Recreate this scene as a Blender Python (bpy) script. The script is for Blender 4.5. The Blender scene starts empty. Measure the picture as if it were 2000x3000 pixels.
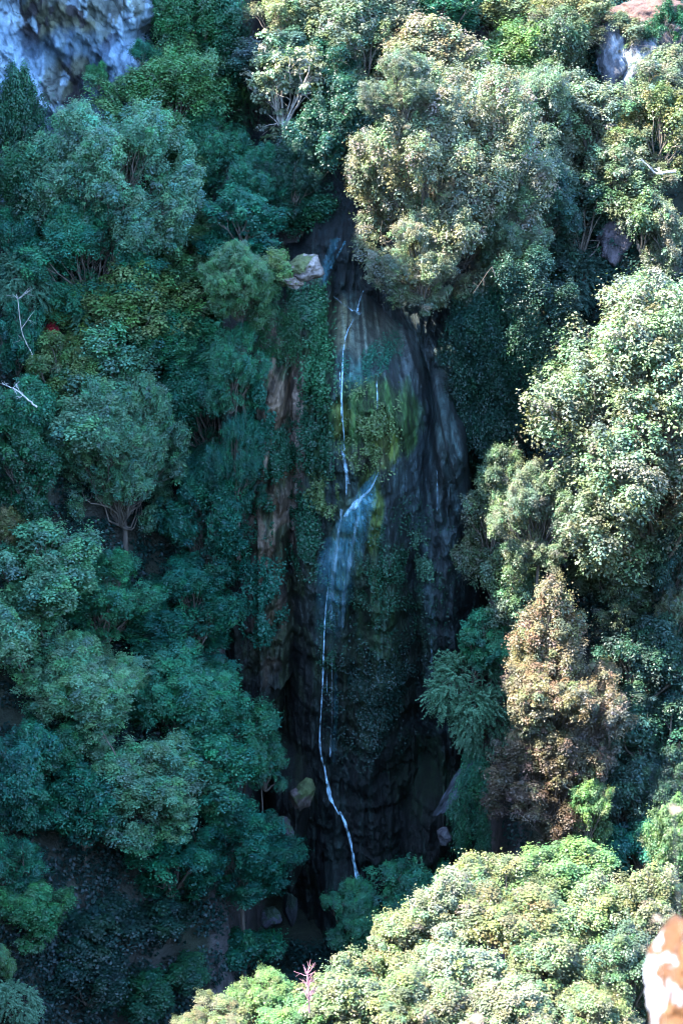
import bpy, math
import numpy as np

# ------------------------------------------------------------------ camera, sky, sun, exposure
scene = bpy.context.scene
COL = scene.collection
PITCH = math.radians(22.0)
TANV = math.tan(math.radians(14.0))
cam_data = bpy.data.cameras.new('camera')
cam_data.sensor_fit = 'VERTICAL'
cam_data.sensor_height = 24.0
cam_data.lens = 12.0 / TANV
cam_data.clip_start = 0.5
cam_data.clip_end = 3000.0
cam_data.dof.use_dof = True
cam_data.dof.focus_distance = 112.0
cam_data.dof.aperture_fstop = (cam_data.lens / 1000.0) / 0.020
cam = bpy.data.objects.new('camera', cam_data)
cam.location = (0, 0, 0)
cam.rotation_euler = (math.pi / 2 - PITCH, 0, 0)
COL.objects.link(cam)
scene.camera = cam

SUN_DIR = np.array([-0.55, -0.05, 0.83]); SUN_DIR /= np.linalg.norm(SUN_DIR)
sun_el = math.asin(SUN_DIR[2])
world = bpy.data.worlds.new('World'); scene.world = world
world.use_nodes = True
wn = world.node_tree; wn.nodes.clear()
sky = wn.nodes.new('ShaderNodeTexSky'); sky.sky_type = 'NISHITA'; sky.sun_disc = False
sky.sun_elevation = sun_el
sky.sun_rotation = math.atan2(SUN_DIR[0], SUN_DIR[1])
sky.ozone_density = 5.0; sky.air_density = 1.0; sky.dust_density = 0.3
bg = wn.nodes.new('ShaderNodeBackground'); bg.inputs[1].default_value = 0.15
wo = wn.nodes.new('ShaderNodeOutputWorld')
wn.links.new(sky.outputs[0], bg.inputs[0]); wn.links.new(bg.outputs[0], wo.inputs[0])
sd = bpy.data.lights.new('sun', 'SUN'); sd.energy = 2.35; sd.angle = math.radians(0.5); sd.color = (1.0, 0.93, 0.82)
sun = bpy.data.objects.new('sun', sd); COL.objects.link(sun)
from mathutils import Vector
sun.rotation_euler = Vector(tuple(SUN_DIR)).to_track_quat('Z', 'Y').to_euler()
sun.location = (-80, 60, 120)
scene.view_settings.view_transform = 'Standard'
scene.view_settings.look = 'None'
scene.view_settings.exposure = 4.02
scene.view_settings.gamma = 1.0
scene.cycles.max_bounces = 6
scene.cycles.use_denoising = True
scene.cycles.denoising_prefilter = 'ACCURATE'
scene.cycles.filter_width = 1.1
scene.cycles.transparent_max_bounces = 12

# ------------------------------------------------------------------ helpers
CP, SP = math.cos(PITCH), math.sin(PITCH)
def ray(px, py):                        # source pixels (2000 x 3000) -> direction
    vx = (px - 1000.0) / 1500.0 * TANV
    vy = (1500.0 - py) / 1500.0 * TANV
    return np.array([vx, CP + SP * vy, -SP + CP * vy])
def at(px, py, Y):
    d = ray(px, py); return d * (Y / d[1])
def sst(a, b, x):
    t = np.clip((x - a) / (b - a), 0, 1); return t * t * (3 - 2 * t)
def _h(ix, iy, iz, s):
    n = (ix.astype(np.int64) * 374761393 + iy.astype(np.int64) * 668265263 + iz.astype(np.int64) * 2147483647 + s * 974711) & 0xffffffff
    n = ((n ^ (n >> 13)) * 1274126177) & 0xffffffff
    n = ((n ^ (n >> 16)) * 2246822519) & 0xffffffff
    return ((n ^ (n >> 15)) & 0xffffff) / float(0xffffff)
def vn(x, y, z=0.0, s=0):               # value noise 0..1
    x, y, z = np.broadcast_arrays(np.asarray(x, float), np.asarray(y, float), np.asarray(z, float))
    ix, iy, iz = np.floor(x), np.floor(y), np.floor(z)
    fx, fy, fz = x - ix, y - iy, z - iz
    fx = fx * fx * (3 - 2 * fx); fy = fy * fy * (3 - 2 * fy); fz = fz * fz * (3 - 2 * fz)
    r = 0
    for a in (0, 1):
        for b in (0, 1):
            for c in (0, 1):
                w = (fx if a else 1 - fx) * (fy if b else 1 - fy) * (fz if c else 1 - fz)
                r = r + w * _h(ix + a, iy + b, iz + c, s)
    return r
def fbm(x, y, z=0.0, s=0, o=4):
    r, a, t = 0, 1.0, 0
    for k in range(o):
        f = 2.03 ** k
        r = r + a * vn(np.asarray(x) * f, np.asarray(y) * f, np.asarray(z) * f, s + k * 17); t += a; a *= 0.5
    return r / t
def norm(v): return v / np.maximum(np.linalg.norm(v, axis=-1, keepdims=True), 1e-9)

def mesh_from(name, V, F, mat=None, color=None, smooth=False):
    """V (n,3), F (m,k) with one k; color (n,3) stored as a point colour"""
    me = bpy.data.meshes.new(name)
    V = np.ascontiguousarray(V, dtype=np.float32); F = np.ascontiguousarray(F, dtype=np.int32)
    m, k = F.shape
    me.vertices.add(len(V)); me.vertices.foreach_set('co', V.ravel())
    me.loops.add(m * k); me.loops.foreach_set('vertex_index', F.ravel())
    me.polygons.add(m); me.polygons.foreach_set('loop_start', np.arange(0, m * k, k, dtype=np.int32))
    me.update(calc_edges=True)
    if smooth: me.polygons.foreach_set('use_smooth', np.ones(m, dtype=bool))
    if color is not None:
        ca = me.color_attributes.new('tint', 'FLOAT_COLOR', 'POINT')
        c4 = np.ones((len(V), 4), np.float32); c4[:, :3] = color
        ca.data.foreach_set('color', c4.ravel())
    if mat: me.materials.append(mat)
    me.validate(clean_customdata=False)
    return me
def link(name, me, parent=None, loc=None):
    o = bpy.data.objects.new(name, me); COL.objects.link(o)
    if parent: o.parent = parent
    if loc is not None: o.location = loc
    return o
def tag(o, label, cat, group=None, kind=None):
    if label: o['label'] = label
    if cat: o['category'] = cat
    if group: o['group'] = group
    if kind: o['kind'] = kind
    return o
def empty(name, loc, label, cat, group=None):
    o = bpy.data.objects.new(name, None); COL.objects.link(o); o.location = tuple(loc); o.empty_display_size = 0.5
    return tag(o, label, cat, group)

# ------------------------------------------------------------------ materials
def new_mat(name):
    m = bpy.data.materials.new(name); m.use_nodes = True
    nt = m.node_tree; nt.nodes.clear()
    return m, nt, nt.nodes.new('ShaderNodeOutputMaterial')
def leaf_mat(name, rough=0.45, trans=0.25, spec=0.38):
    m, nt, out = new_mat(name); N = nt.nodes; L = nt.links
    oi = N.new('ShaderNodeObjectInfo'); at_ = N.new('ShaderNodeAttribute'); at_.attribute_name = 'tint'
    mul = N.new('ShaderNodeMix'); mul.data_type = 'RGBA'; mul.blend_type = 'MULTIPLY'; mul.inputs[0].default_value = 1
    L.new(oi.outputs['Color'], mul.inputs[6]); L.new(at_.outputs['Color'], mul.inputs[7])
    p = N.new('ShaderNodeBsdfPrincipled'); p.inputs['Roughness'].default_value = rough
    p.inputs['Specular IOR Level'].default_value = spec
    L.new(mul.outputs[2], p.inputs['Base Color'])
    t = N.new('ShaderNodeBsdfTranslucent')
    br = N.new('ShaderNodeMix'); br.data_type = 'RGBA'; br.blend_type = 'MULTIPLY'; br.inputs[0].default_value = 1
    br.inputs[7].default_value = (1.25, 1.35, 0.7, 1); L.new(mul.outputs[2], br.inputs[6]); L.new(br.outputs[2], t.inputs[0])
    mx = N.new('ShaderNodeMixShader'); mx.inputs[0].default_value = trans
    L.new(p.outputs[0], mx.inputs[1]); L.new(t.outputs[0], mx.inputs[2]); L.new(mx.outputs[0], out.inputs[0])
    return m
M_LEAF = leaf_mat('leaves')
def bark_mat(name, c1, c2, scale=6):
    m, nt, out = new_mat(name); N = nt.nodes; L = nt.links
    tc = N.new('ShaderNodeTexCoord'); mp = N.new('ShaderNodeMapping'); mp.inputs['Scale'].default_value = (scale, scale, scale * 0.25)
    L.new(tc.outputs['Object'], mp.inputs[0])
    no = N.new('ShaderNodeTexNoise'); no.inputs['Scale'].default_value = 2; no.inputs['Detail'].default_value = 6
    L.new(mp.outputs[0], no.inputs[0])
    cr = N.new('ShaderNodeValToRGB'); cr.color_ramp.elements[0].position = 0.35; cr.color_ramp.elements[1].position = 0.65
    cr.color_ramp.elements[0].color = (*c1, 1); cr.color_ramp.elements[1].color = (*c2, 1)
    L.new(no.outputs[0], cr.inputs[0])
    p = N.new('ShaderNodeBsdfPrincipled'); p.inputs['Roughness'].default_value = 0.85
    L.new(cr.outputs[0], p.inputs['Base Color'])
    b = N.new('ShaderNodeBump'); b.inputs['Strength'].default_value = 0.5; b.inputs['Distance'].default_value = 0.05
    L.new(no.outputs[0], b.inputs['Height']); L.new(b.outputs[0], p.inputs['Normal'])
    L.new(p.outputs[0], out.inputs[0]); return m
M_BARK = bark_mat('bark', (0.05, 0.04, 0.03), (0.16, 0.13, 0.10))
M_PALE = bark_mat('pale_bark', (0.22, 0.19, 0.16), (0.55, 0.50, 0.44))
M_DEAD = bark_mat('dead_wood', (0.30, 0.28, 0.26), (0.62, 0.60, 0.56))
M_PINK = bark_mat('pink_twig', (0.30, 0.14, 0.16), (0.5, 0.28, 0.32))
def rock_mat(name, rough=0.8, zst=0.25, s1=1.4, bump=0.12, lo=0.45, hi=1.35, spec=0.4):
    """colour comes from the mesh's own 'tint', broken up by stains and grain"""
    m, nt, out = new_mat(name); N = nt.nodes; L = nt.links
    tc = N.new('ShaderNodeTexCoord'); mp = N.new('ShaderNodeMapping'); mp.inputs['Scale'].default_value = (1, 1, zst)
    L.new(tc.outputs['Object'], mp.inputs[0])
    a = N.new('ShaderNodeTexNoise'); a.inputs['Scale'].default_value = s1; a.inputs['Detail'].default_value = 10; a.inputs['Roughness'].default_value = 0.68
    b = N.new('ShaderNodeTexNoise'); b.inputs['Scale'].default_value = s1 * 5; b.inputs['Detail'].default_value = 6; b.inputs['Roughness'].default_value = 0.7
    L.new(mp.outputs[0], a.inputs[0]); L.new(mp.outputs[0], b.inputs[0])
    mr = N.new('ShaderNodeMapRange'); mr.inputs[1].default_value = 0.34; mr.inputs[2].default_value = 0.68; mr.inputs[3].default_value = lo; mr.inputs[4].default_value = hi
    L.new(a.outputs[0], mr.inputs[0])
    at_ = N.new('ShaderNodeAttribute'); at_.attribute_name = 'tint'
    sc = N.new('ShaderNodeVectorMath'); sc.operation = 'SCALE'; L.new(at_.outputs['Color'], sc.inputs[0]); L.new(mr.outputs[0], sc.inputs['Scale'])
    p = N.new('ShaderNodeBsdfPrincipled'); p.inputs['Roughness'].default_value = rough; p.inputs['Specular IOR Level'].default_value = spec
    L.new(sc.outputs[0], p.inputs['Base Color'])
    ad = N.new('ShaderNodeMath'); ad.operation = 'MULTIPLY_ADD'; ad.inputs[1].default_value = 0.45
    L.new(b.outputs[0], ad.inputs[0]); L.new(a.outputs[0], ad.inputs[2])
    bp = N.new('ShaderNodeBump'); bp.inputs['Strength'].default_value = 1.0; bp.inputs['Distance'].default_value = bump
    L.new(ad.outputs[0], bp.inputs['Height']); L.new(bp.outputs[0], p.inputs['Normal'])
    L.new(p.outputs[0], out.inputs[0]); return m
M_TUFA = rock_mat('wet_tufa', rough=0.55, zst=0.3, s1=2.4, bump=0.3, lo=0.25, hi=1.9, spec=0.35)
M_LIME = rock_mat('limestone', rough=0.85, zst=0.5, s1=0.9, bump=0.5, lo=0.35, hi=1.35)
M_ROCK = rock_mat('boulder_rock', rough=0.8, zst=0.8, s1=1.8, bump=0.18, lo=0.5, hi=1.35)
M_SOIL = rock_mat('forest_floor', rough=0.9, zst=1, s1=0.8, bump=0.2)
def water_mat(name, streak=9.0, lo=0.35, hi=0.62, col=(0.75, 0.85, 0.9)):
    m, nt, out = new_mat(name); N = nt.nodes; L = nt.links
    tc = N.new('ShaderNodeTexCoord'); mp = N.new('ShaderNodeMapping'); mp.inputs['Scale'].default_value = (1, 1, 0.10)
    L.new(tc.outputs['Object'], mp.inputs[0])
    a = N.new('ShaderNodeTexNoise'); a.inputs['Scale'].default_value = streak; a.inputs['Detail'].default_value = 8; a.inputs['Roughness'].default_value = 0.75
    L.new(mp.outputs[0], a.inputs[0])
    mr = N.new('ShaderNodeMapRange'); mr.inputs[1].default_value = lo; mr.inputs[2].default_value = hi; mr.interpolation_type = 'SMOOTHSTEP'
    L.new(a.outputs[0], mr.inputs[0])
    at_ = N.new('ShaderNodeAttribute'); at_.attribute_name = 'tint'     # red channel: how thick the water is there
    sp = N.new('ShaderNodeSeparateColor'); L.new(at_.outputs['Color'], sp.inputs[0])
    mu = N.new('ShaderNodeMath'); mu.operation = 'MULTIPLY'; L.new(mr.outputs[0], mu.inputs[0]); L.new(sp.outputs[0], mu.inputs[1])
    p = N.new('ShaderNodeBsdfPrincipled'); p.inputs['Base Color'].default_value = (*col, 1); p.inputs['Roughness'].default_value = 0.25
    t = N.new('ShaderNodeBsdfTransparent'); mx = N.new('ShaderNodeMixShader')
    L.new(mu.outputs[0], mx.inputs[0]); L.new(t.outputs[0], mx.inputs[1]); L.new(p.outputs[0], mx.inputs[2]); L.new(mx.outputs[0], out.inputs[0])
    return m
M_WATER = water_mat('falling_water', 14, 0.28, 0.58, (0.42, 0.68, 0.80))
M_VEIL = water_mat('water_veil', 9, 0.25, 0.80, (0.12, 0.44, 0.56))

# ------------------------------------------------------------------ terrain
ZF = -74.0
def yc(x):
    l = 118 - 19 * sst(-4.6, -7.6, x) - 8 * sst(-7.6, -20, x) - 5 * sst(-20, -40, x)
    return l - 18 * sst(8.4, 10.8, x) - 9 * sst(10, 21, x)
def shade_ridge_top(y):                        # crest of the unseen left ridge, shaped to cast the shade edge across the gorge
    k = np.interp(y, [-200, 0, 60, 70, 75, 85, 92, 98, 104, 107, 110, 112.5, 117, 122, 130, 140, 300],
                     [2, 2, -8, -8, -5, 12, 19, 25, 27, 33, 37, 33.5, 32, 31.5, 33, 38, 50])
    return k + 1.5 * (fbm(y / 5.0, 3.1, 0, 5, 3) - 0.5) * 2
def H(x, y):
    x = np.asarray(x, float); y = np.asarray(y, float)
    n = fbm(x / 7.0, y / 7.0, 0, 1, 4) - 0.5
    c = yc(x)
    cen = sst(-4.6, -3.6, x) * (1 - sst(6.8, 8.2, x))
    steep = ZF + (y - c) * (1.55 + 6.5 * cen)
    up = -35.0 + 0.92 * (y - 118) - 0.30 * np.maximum(y - 150, 0)
    k = 2.5
    hb = -k * np.log(np.exp(-np.clip(steep, -300, 300) / k) + np.exp(-np.clip(up, -300, 300) / k))
    hb = np.maximum(hb, ZF + 0 * hb)
    back = hb + n * 4.0 * (1 - cen * 0.8)
    fg = np.interp(y, [-300, -40, 2.5, 4, 26, 70, 79, 92], [16, 2, -2.2, -4, -44, -54, -57, ZF])
    fg = fg - 11 * sst(1, -10, x) * sst(20, 60, y) * (1 - sst(80, 92, y))
    base = np.where(y < 92, np.maximum(fg, ZF), back)
    base = base + np.where(y < 92, n * 2.5 * sst(8, 30, y), 0)
    rt = shade_ridge_top(y)
    r = sst(-27.5, -41, x)
    lead = base * (1 - r) + np.maximum(rt, base) * r
    return lead + 4 * (fbm(x / 3.0, y / 3.0, 0, 44, 3) - 0.5) * r * (1 - sst(-38, -41, x) * 0.8)

def grid_faces(nu, nv):
    i = np.arange(nu * nv).reshape(nu, nv)
    return np.stack([i[:-1, :-1].ravel(), i[1:, :-1].ravel(), i[1:, 1:].ravel(), i[:-1, 1:].ravel()], 1)
def axis(segs):
    out = []
    for a, b, n in segs: out.append(np.linspace(a, b, n, endpoint=False))
    out.append([segs[-1][1]]); return np.concatenate(out)
xs = axis([(-900, -120, 12), (-120, -48, 24), (-48, 30, 150), (30, 100, 24), (100, 900, 12)])
ys = axis([(-700, -40, 12), (-40, 50, 60), (50, 150, 200), (150, 260, 30), (260, 1500, 12)])
X, Y = np.meshgrid(xs, ys, indexing='ij')
Z = H(X, Y)
Vt = np.stack([X, Y, Z], -1)
gz = np.abs(np.gradient(Z, xs, axis=0)) + np.abs(np.gradient(Z, ys, axis=1))
rocky = sst(2.2, 5, gz)[..., None]
tn = fbm(X / 4, Y / 4, Z / 4, 9)[..., None]
ct = (np.array([0.022, 0.030, 0.016]) * (0.6 + 0.9 * tn)) * (1 - rocky) + np.array([0.10, 0.09, 0.085]) * rocky * (0.6 + 0.7 * tn)
far = sst(40, 90, np.abs(X) + np.maximum(Y - 170, 0) * 1.0)[..., None] * (1 - rocky)
ct = ct * (1 - far) + np.array([0.04, 0.07, 0.03]) * far
terrain = link('terrain', mesh_from('terrain', Vt.reshape(-1, 3), grid_faces(*X.shape), M_SOIL, ct.reshape(-1, 3), True))
tag(terrain, None, None, kind='structure')

def hit(px, py, hc, y0=50.0, y1=175.0):
    d = ray(px, py); yy = np.linspace(y0, y1, 1400); P = d[None, :] * (yy / d[1])[:, None]
    g = P[:, 2] - (H(P[:, 0], P[:, 1]) + hc)
    i = np.argmax(g < 0)
    if g[i] >= 0: i = len(yy) - 1
    return P[i]

# ------------------------------------------------------------------ the waterfall cliff (a sheet of depth y over x and z, with real bulges)
def zpx(py, Yp): return at(1000, py, Yp)[2]
def xpx(px, Yp): return at(px, 1500, Yp)[0]
CZ0, CZ1 = -78.0, -27.0
def cliff_y(x, z):
    """depth of the rock face"""
    x = np.asarray(x, float); z = np.asarray(z, float)
    warp = (fbm(x / 2.2, z / 7.0, 0, 31, 3) - 0.5) * 1.6
    xw = x + warp
    y = 121.5 + 0 * x
    # chute above the dome: steps back up the slope
    top = sst(-33.5, -30.5, z)
    side = 1 - sst(-3.4, -1.6, x) * (1 - sst(1.4, 3.2, x))
    y = y + np.maximum(z + 31.5, 0) * 0.65 + top * side * 7 + 3.5 * sst(-6.0, -8, x) + 9.0 * sst(7.8, 9.4, x)
    def add(y, cx, w, ztop, front, pw=0.5, zb=-90, rt=3.0, drop=0.0):
        t = np.clip(1 - ((xw - cx) / w) ** 2, 0, 1) ** pw
        v = np.clip((ztop - drop * ((xw - cx) / w) ** 2 - z) / rt, 0, 1); v = np.sqrt(np.clip(1 - (1 - v) ** 2, 0, 1))
        b = sst(zb - 1.2, zb, z)
        yy = 124.0 - (124.0 - front) * t * v * b
        return np.minimum(y, np.where((t > 0) & (v > 0), yy, 1e3))
    down = np.clip((-34 - z) / 40, 0, 1)
    y = add(y, 1.0 + 0.2 * down, 4.5 + 2.0 * down, -34.0, 113.2, 0.5, rt=5.0, drop=6.5)      # the great dome
    y = add(y, 2.1, 2.4 + 1.3 * down, -36.0, 112.2, 0.6, rt=8, drop=5)                       # purple brow
    y = add(y, 6.1 + 0.4 * down, 1.7 + 1.2 * down, -38.6, 113.9, 0.5, rt=4, drop=5)          # second dome at right
    y = add(y, -2.0, 1.7, -32.0, 116.0, 0.5, rt=4)                                   # rib left of the stream
    y = add(y, -4.9, 2.3, -34.6, 114.4, 0.35, zb=-57.5, rt=3)                        # dry brown wall
    y = add(y, -6.0, 2.6, -44.5, 113.4, 0.4, zb=-60.0, rt=2)
    y = add(y, -0.4, 1.9, -44.0, 114.2, 0.6, zb=-58, rt=6)                           # ribs below the veil
    y = add(y, 1.6, 3.2, -57.0, 113.6, 0.5, rt=4)                                    # lower mounds
    y = add(y, 5.4, 2.6, -61.2, 111.4, 0.5, rt=4, drop=4)
    y = add(y, -3.3, 1.5, -62.0, 112.0, 0.5, zb=-70, rt=3)
    y = add(y, 0.3, 2.6, -66.5, 111.0, 0.6, rt=5)
    # folds that fan out from the head of the dome, like draped cloth
    wd = 0.9 + 1.55 * np.sqrt(np.clip(-33.5 - z, 0, 40))
    ud = (x - 0.6) / wd
    fd = np.abs(2 * fbm(ud * 7.0, z / 14.0, 0, 87, 3) - 1)
    y = y - (1 - fd) * 0.9 * sst(-33, -37, z) * (np.abs(x - 2) < 7)
    # fluting and drapery
    fl = np.abs(2 * fbm(xw / 0.9, z / 9.0, 0, 77, 3) - 1)
    y = y - (1 - fl) * 1.0 * sst(-27, -38, z)
    fl2 = np.abs(2 * fbm(xw / 0.33, z / 2.6, 0, 78, 3) - 1)
    y = y - (1 - fl2) * 0.34
    y = y - 0.9 * (fbm(x / 1.6, z / 2.4, 0, 79, 4) - 0.5) - 0.42 * (fbm(x / 0.22, z / 0.45, 0, 80, 3) - 0.5) - 0.5 * (fbm(x / 0.35, z / 3.0, 0, 83, 3) - 0.5)
    y = y - 0.6 * (np.abs(2 * fbm(x / 1.0, z / 3.2, 0, 84, 3) - 1) ** 0.7 - 0.3) * sst(-30, -36, z)
    # small ledges
    led = fbm(x / 3.5, z / 1.1, 0, 81, 2)
    y = y + 0.35 * sst(0.45, 0.7, led)
    return y
cxs = np.linspace(-8.0, 9.6, 400); czs = np.linspace(CZ0, CZ1, 1000)
CX, CZm = np.meshgrid(cxs, czs, indexing='ij')
CY = cliff_y(CX, CZm)
def cliff_hit(px, py):
    d = ray(px, py); yy = np.linspace(108, 126, 400); P = d[None, :] * (yy / d[1])[:, None]
    g = P[:, 1] - cliff_y(P[:, 0], P[:, 2]); i = np.argmax(g > 0)
    if g[i] <= 0: i = len(yy) - 1
    return P[i]
def to_px(x, y, z):
    f = y * CP - z * SP; u = y * SP + z * CP
    return 1000 + x / f / TANV * 1500, 1500 - u / f / TANV * 1500
PXc, PYc = to_px(CX, CY, CZm)
# pigments of the face: patches of moss, dry brown tufa, purple-grey crust, then shade painted in (in the rock's own x and z)
def el(cx, cy, rx, ry, soft=0.5):        # patch given where it lies on the face
    q = ((PXc - cx) / rx) ** 2 + ((PYc - cy) / ry) ** 2 + (fbm(CX / 0.8, CZm / 1.6, 0, 91, 4) - 0.5) * 1.6
    return np.clip((1 - q) / soft, 0, 1)[..., None]
cc = np.ones((*CX.shape, 3)) * np.array([0.030, 0.040, 0.038])
def paint(mask, col, a=1.0):
    global cc
    cc = cc * (1 - mask * a) + np.array(col) * mask * a
paint(el(1180, 1130, 150, 330), (0.075, 0.070, 0.078))
paint(el(1240, 1500, 140, 400), (0.060, 0.066, 0.080), 0.8)
paint(el(1330, 1350, 90, 300), (0.030, 0.036, 0.038))
paint(el(1320, 1650, 90, 300), (0.060, 0.070, 0.080), 0.7)
paint(el(1090, 990, 120, 90), (0.130, 0.105, 0.085), 0.8)
paint(el(1060, 1130, 70, 90), (0.030, 0.085, 0.080), 0.8)
paint(el(1100, 1240, 130, 160), (0.050, 0.088, 0.026))
paint(el(1120, 1310, 60, 90), (0.110, 0.105, 0.020))
paint(el(980, 1230, 60, 60), (0.110, 0.100, 0.022), 0.9)
paint(el(1070, 1340, 90, 40), (0.11, 0.08, 0.045), 0.6)
paint(el(1085, 1480, 40, 190), (0.095, 0.105, 0.020), 0.9)
paint(el(1020, 1600, 50, 170), (0.085, 0.090, 0.050), 0.7)
paint(el(980, 950, 60, 100), (0.12, 0.085, 0.05), 0.8)
paint(el(930, 1150, 55, 330), (0.032, 0.080, 0.028), 0.95)
paint(el(820, 1150, 75, 330), (0.19, 0.135, 0.10), 0.9)
paint(el(800, 1500, 95, 300), (0.16, 0.115, 0.085), 0.85)
paint(el(790, 1800, 70, 200), (0.15, 0.11, 0.085), 0.8)
paint(sst(.5, .62, fbm(CX / 0.9, CZm / 1.7, 0, 97, 4))[..., None] * (PXc < 930)[..., None], (0.030, 0.050, 0.022), 0.85)
paint(el(870, 1250, 22, 260), (0.34, 0.27, 0.25), 0.7)
paint(el(860, 1470, 30, 120), (0.28, 0.23, 0.21), 0.7)
paint(el(1090, 1900, 170, 330), (0.026, 0.048, 0.014), 0.8)
paint(el(1230, 2250, 120, 160), (0.022, 0.055, 0.016), 0.8)
paint(el(1300, 2120, 130, 40), (0.035, 0.05, 0.07), 0.6)
low_shade = sst(1750, 2500, PYc)[..., None]
wdc = 0.9 + 1.55 * np.sqrt(np.clip(-33.5 - CZm, 0, 40)); udc = (CX - 0.6) / wdc
strk = fbm(udc * 16, CZm / 7.0, 0, 93, 4); strk2 = fbm(CX / 0.28, CZm / 2.2, 0, 94, 4)
cc = cc * (0.60 + 1.15 * sst(0.38, 0.66, strk) * (0.4 + 1.1 * strk2))[..., None]
wh = (sst(0.60, 0.70, fbm(CX / 0.16, CZm / 0.5, 0, 95, 3)) * sst(0.5, 0.62, strk))[..., None]
cc = cc + wh * np.array([0.05, 0.06, 0.065])
low_shade = sst(1450, 2300, PYc)[..., None]; wet = sst(880, 950, PXc)[..., None]
cc = cc * (np.array([0.98, 0.95, 0.82]) * (1 - wet) + np.array([0.66, 1.0, 0.88]) * wet) * 0.72 * (1 - 0.66 * low_shade)  # lower face darkened: the narrow gorge's shade painted into the colour
cc = cc * (1 - 0.5 * sst(1330, 1400, PXc)[..., None]) * (0.45 + 0.55 * sst(735, 790, PXc)[..., None])  # right hollow and left flank darkened as painted shade
recess_shade = sst(118.5, 121.5, CY)[..., None]
cc = cc * (1 - recess_shade) + np.array([0.005, 0.011, 0.012]) * recess_shade  # near-black where the rock recedes, deep shade put into the colour
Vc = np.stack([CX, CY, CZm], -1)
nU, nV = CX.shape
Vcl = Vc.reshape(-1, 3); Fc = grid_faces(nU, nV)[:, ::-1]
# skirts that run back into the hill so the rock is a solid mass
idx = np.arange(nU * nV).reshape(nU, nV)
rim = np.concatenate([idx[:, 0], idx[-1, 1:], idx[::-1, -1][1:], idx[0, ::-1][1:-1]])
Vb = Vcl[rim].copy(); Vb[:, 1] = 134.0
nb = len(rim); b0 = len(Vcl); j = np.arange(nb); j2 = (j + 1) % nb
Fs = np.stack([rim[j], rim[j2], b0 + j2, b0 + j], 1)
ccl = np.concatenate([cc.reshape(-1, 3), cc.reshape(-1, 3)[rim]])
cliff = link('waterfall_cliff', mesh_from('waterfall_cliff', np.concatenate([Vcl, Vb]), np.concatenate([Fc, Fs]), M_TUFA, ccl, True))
tag(cliff, 'dark wet tufa cliff with rounded domes and mossy drapery behind the waterfall', 'cliff', kind='structure')

# pale limestone wall at the upper left
def wall_patch(name, x0, x1, z0, z1, fy, nx, nz, colf, yback):
    gx = np.linspace(x0, x1, nx); gzv = np.linspace(z0, z1, nz)
    A, B = np.meshgrid(gx, gzv, indexing='ij'); Yw = fy(A, B); c = colf(A, Yw, B)
    V = np.stack([A, Yw, B], -1).reshape(-1, 3); F = grid_faces(nx, nz)[:, ::-1]
    ii = np.arange(nx * nz).reshape(nx, nz)
    rm = np.concatenate([ii[:, 0], ii[-1, 1:], ii[::-1, -1][1:], ii[0, ::-1][1:-1]])
    Vb_ = V[rm].copy(); Vb_[:, 1] = yback; n_ = len(rm); q = np.arange(n_); q2 = (q + 1) % n_
    Fs_ = np.stack([rm[q], rm[q2], len(V) + q2, len(V) + q], 1); c = c.reshape(-1, 3)
    return link(name, mesh_from(name, np.concatenate([V, Vb_]), np.concatenate([F, Fs_]), M_LIME, np.concatenate([c, c[rm]]), True))
def lf(x, z):
    y = 128.5 + 0.3 * (z + 20) + 0.10 * (x + 16)
    y = y + 9 * sst(-13.5, -10, x + 2.5 * (fbm(z / 1.5, 3, 0, 49, 3) - .5)) - 3.2 * (fbm((x + z * 0.5) / 4.0, z / 7.0, 0, 51, 4) - 0.5) - 2.6 * (fbm((x + z * .6) / 1.1, z / 2.0, 0, 52, 4) - 0.5)
    y = y - 1.2 * (fbm(x / 0.35, z / 0.8, 0, 53, 3) - 0.5)
    return y
def lc(x, y, z):
    px, py = to_px(x, y, z)
    c = np.ones((*x.shape, 3)) * np.array([0.30, 0.42, 0.50])
    n = fbm(x / 1.2, z / 1.6, 0, 54, 5)
    band = np.abs((px - 60) * 0.80 - (py + 20) * 0.62 - 20) / 100 + (n - 0.5) * 3.2         # dark overgrown seam running down to the right
    m = np.clip((1.0 - band) / 0.15, 0, 1)[..., None]
    c = c * (1 - m) + np.array([0.035, 0.032, 0.034]) * m
    g = sst(0.55, 0.59, fbm(x / 0.9, z / 1.8, 0, 56, 5))[..., None]
    c = c * (1 - 0.8 * g) + np.array([0.09, 0.10, 0.06]) * g * 0.8
    s = sst(0.5, 0.7, fbm(x / 2.5, z / 3.0, 0, 57, 3))[..., None]
    cr = np.minimum(np.abs(fbm((x + z * .5) / 1.6, z / 2.6, 0, 58, 4) - 0.5), np.abs(fbm((x - z * .3) / 2.2, z / 1.8, 0, 59, 4) - 0.5))
    c = c * (0.25 + 0.75 * sst(0.0, 0.022, cr))[..., None] * (0.55 + 0.9 * fbm(x / 0.35, z / 1.1, 0, 50, 4))[..., None]
    return c * (1 - 0.55 * s) + np.array([0.10, 0.20, 0.30]) * s * 0.55
wall_patch('limestone_cliff', -30, -9.5, -40, -9, lf, 300, 420, lc, 150)['kind'] = 'structure'

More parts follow.
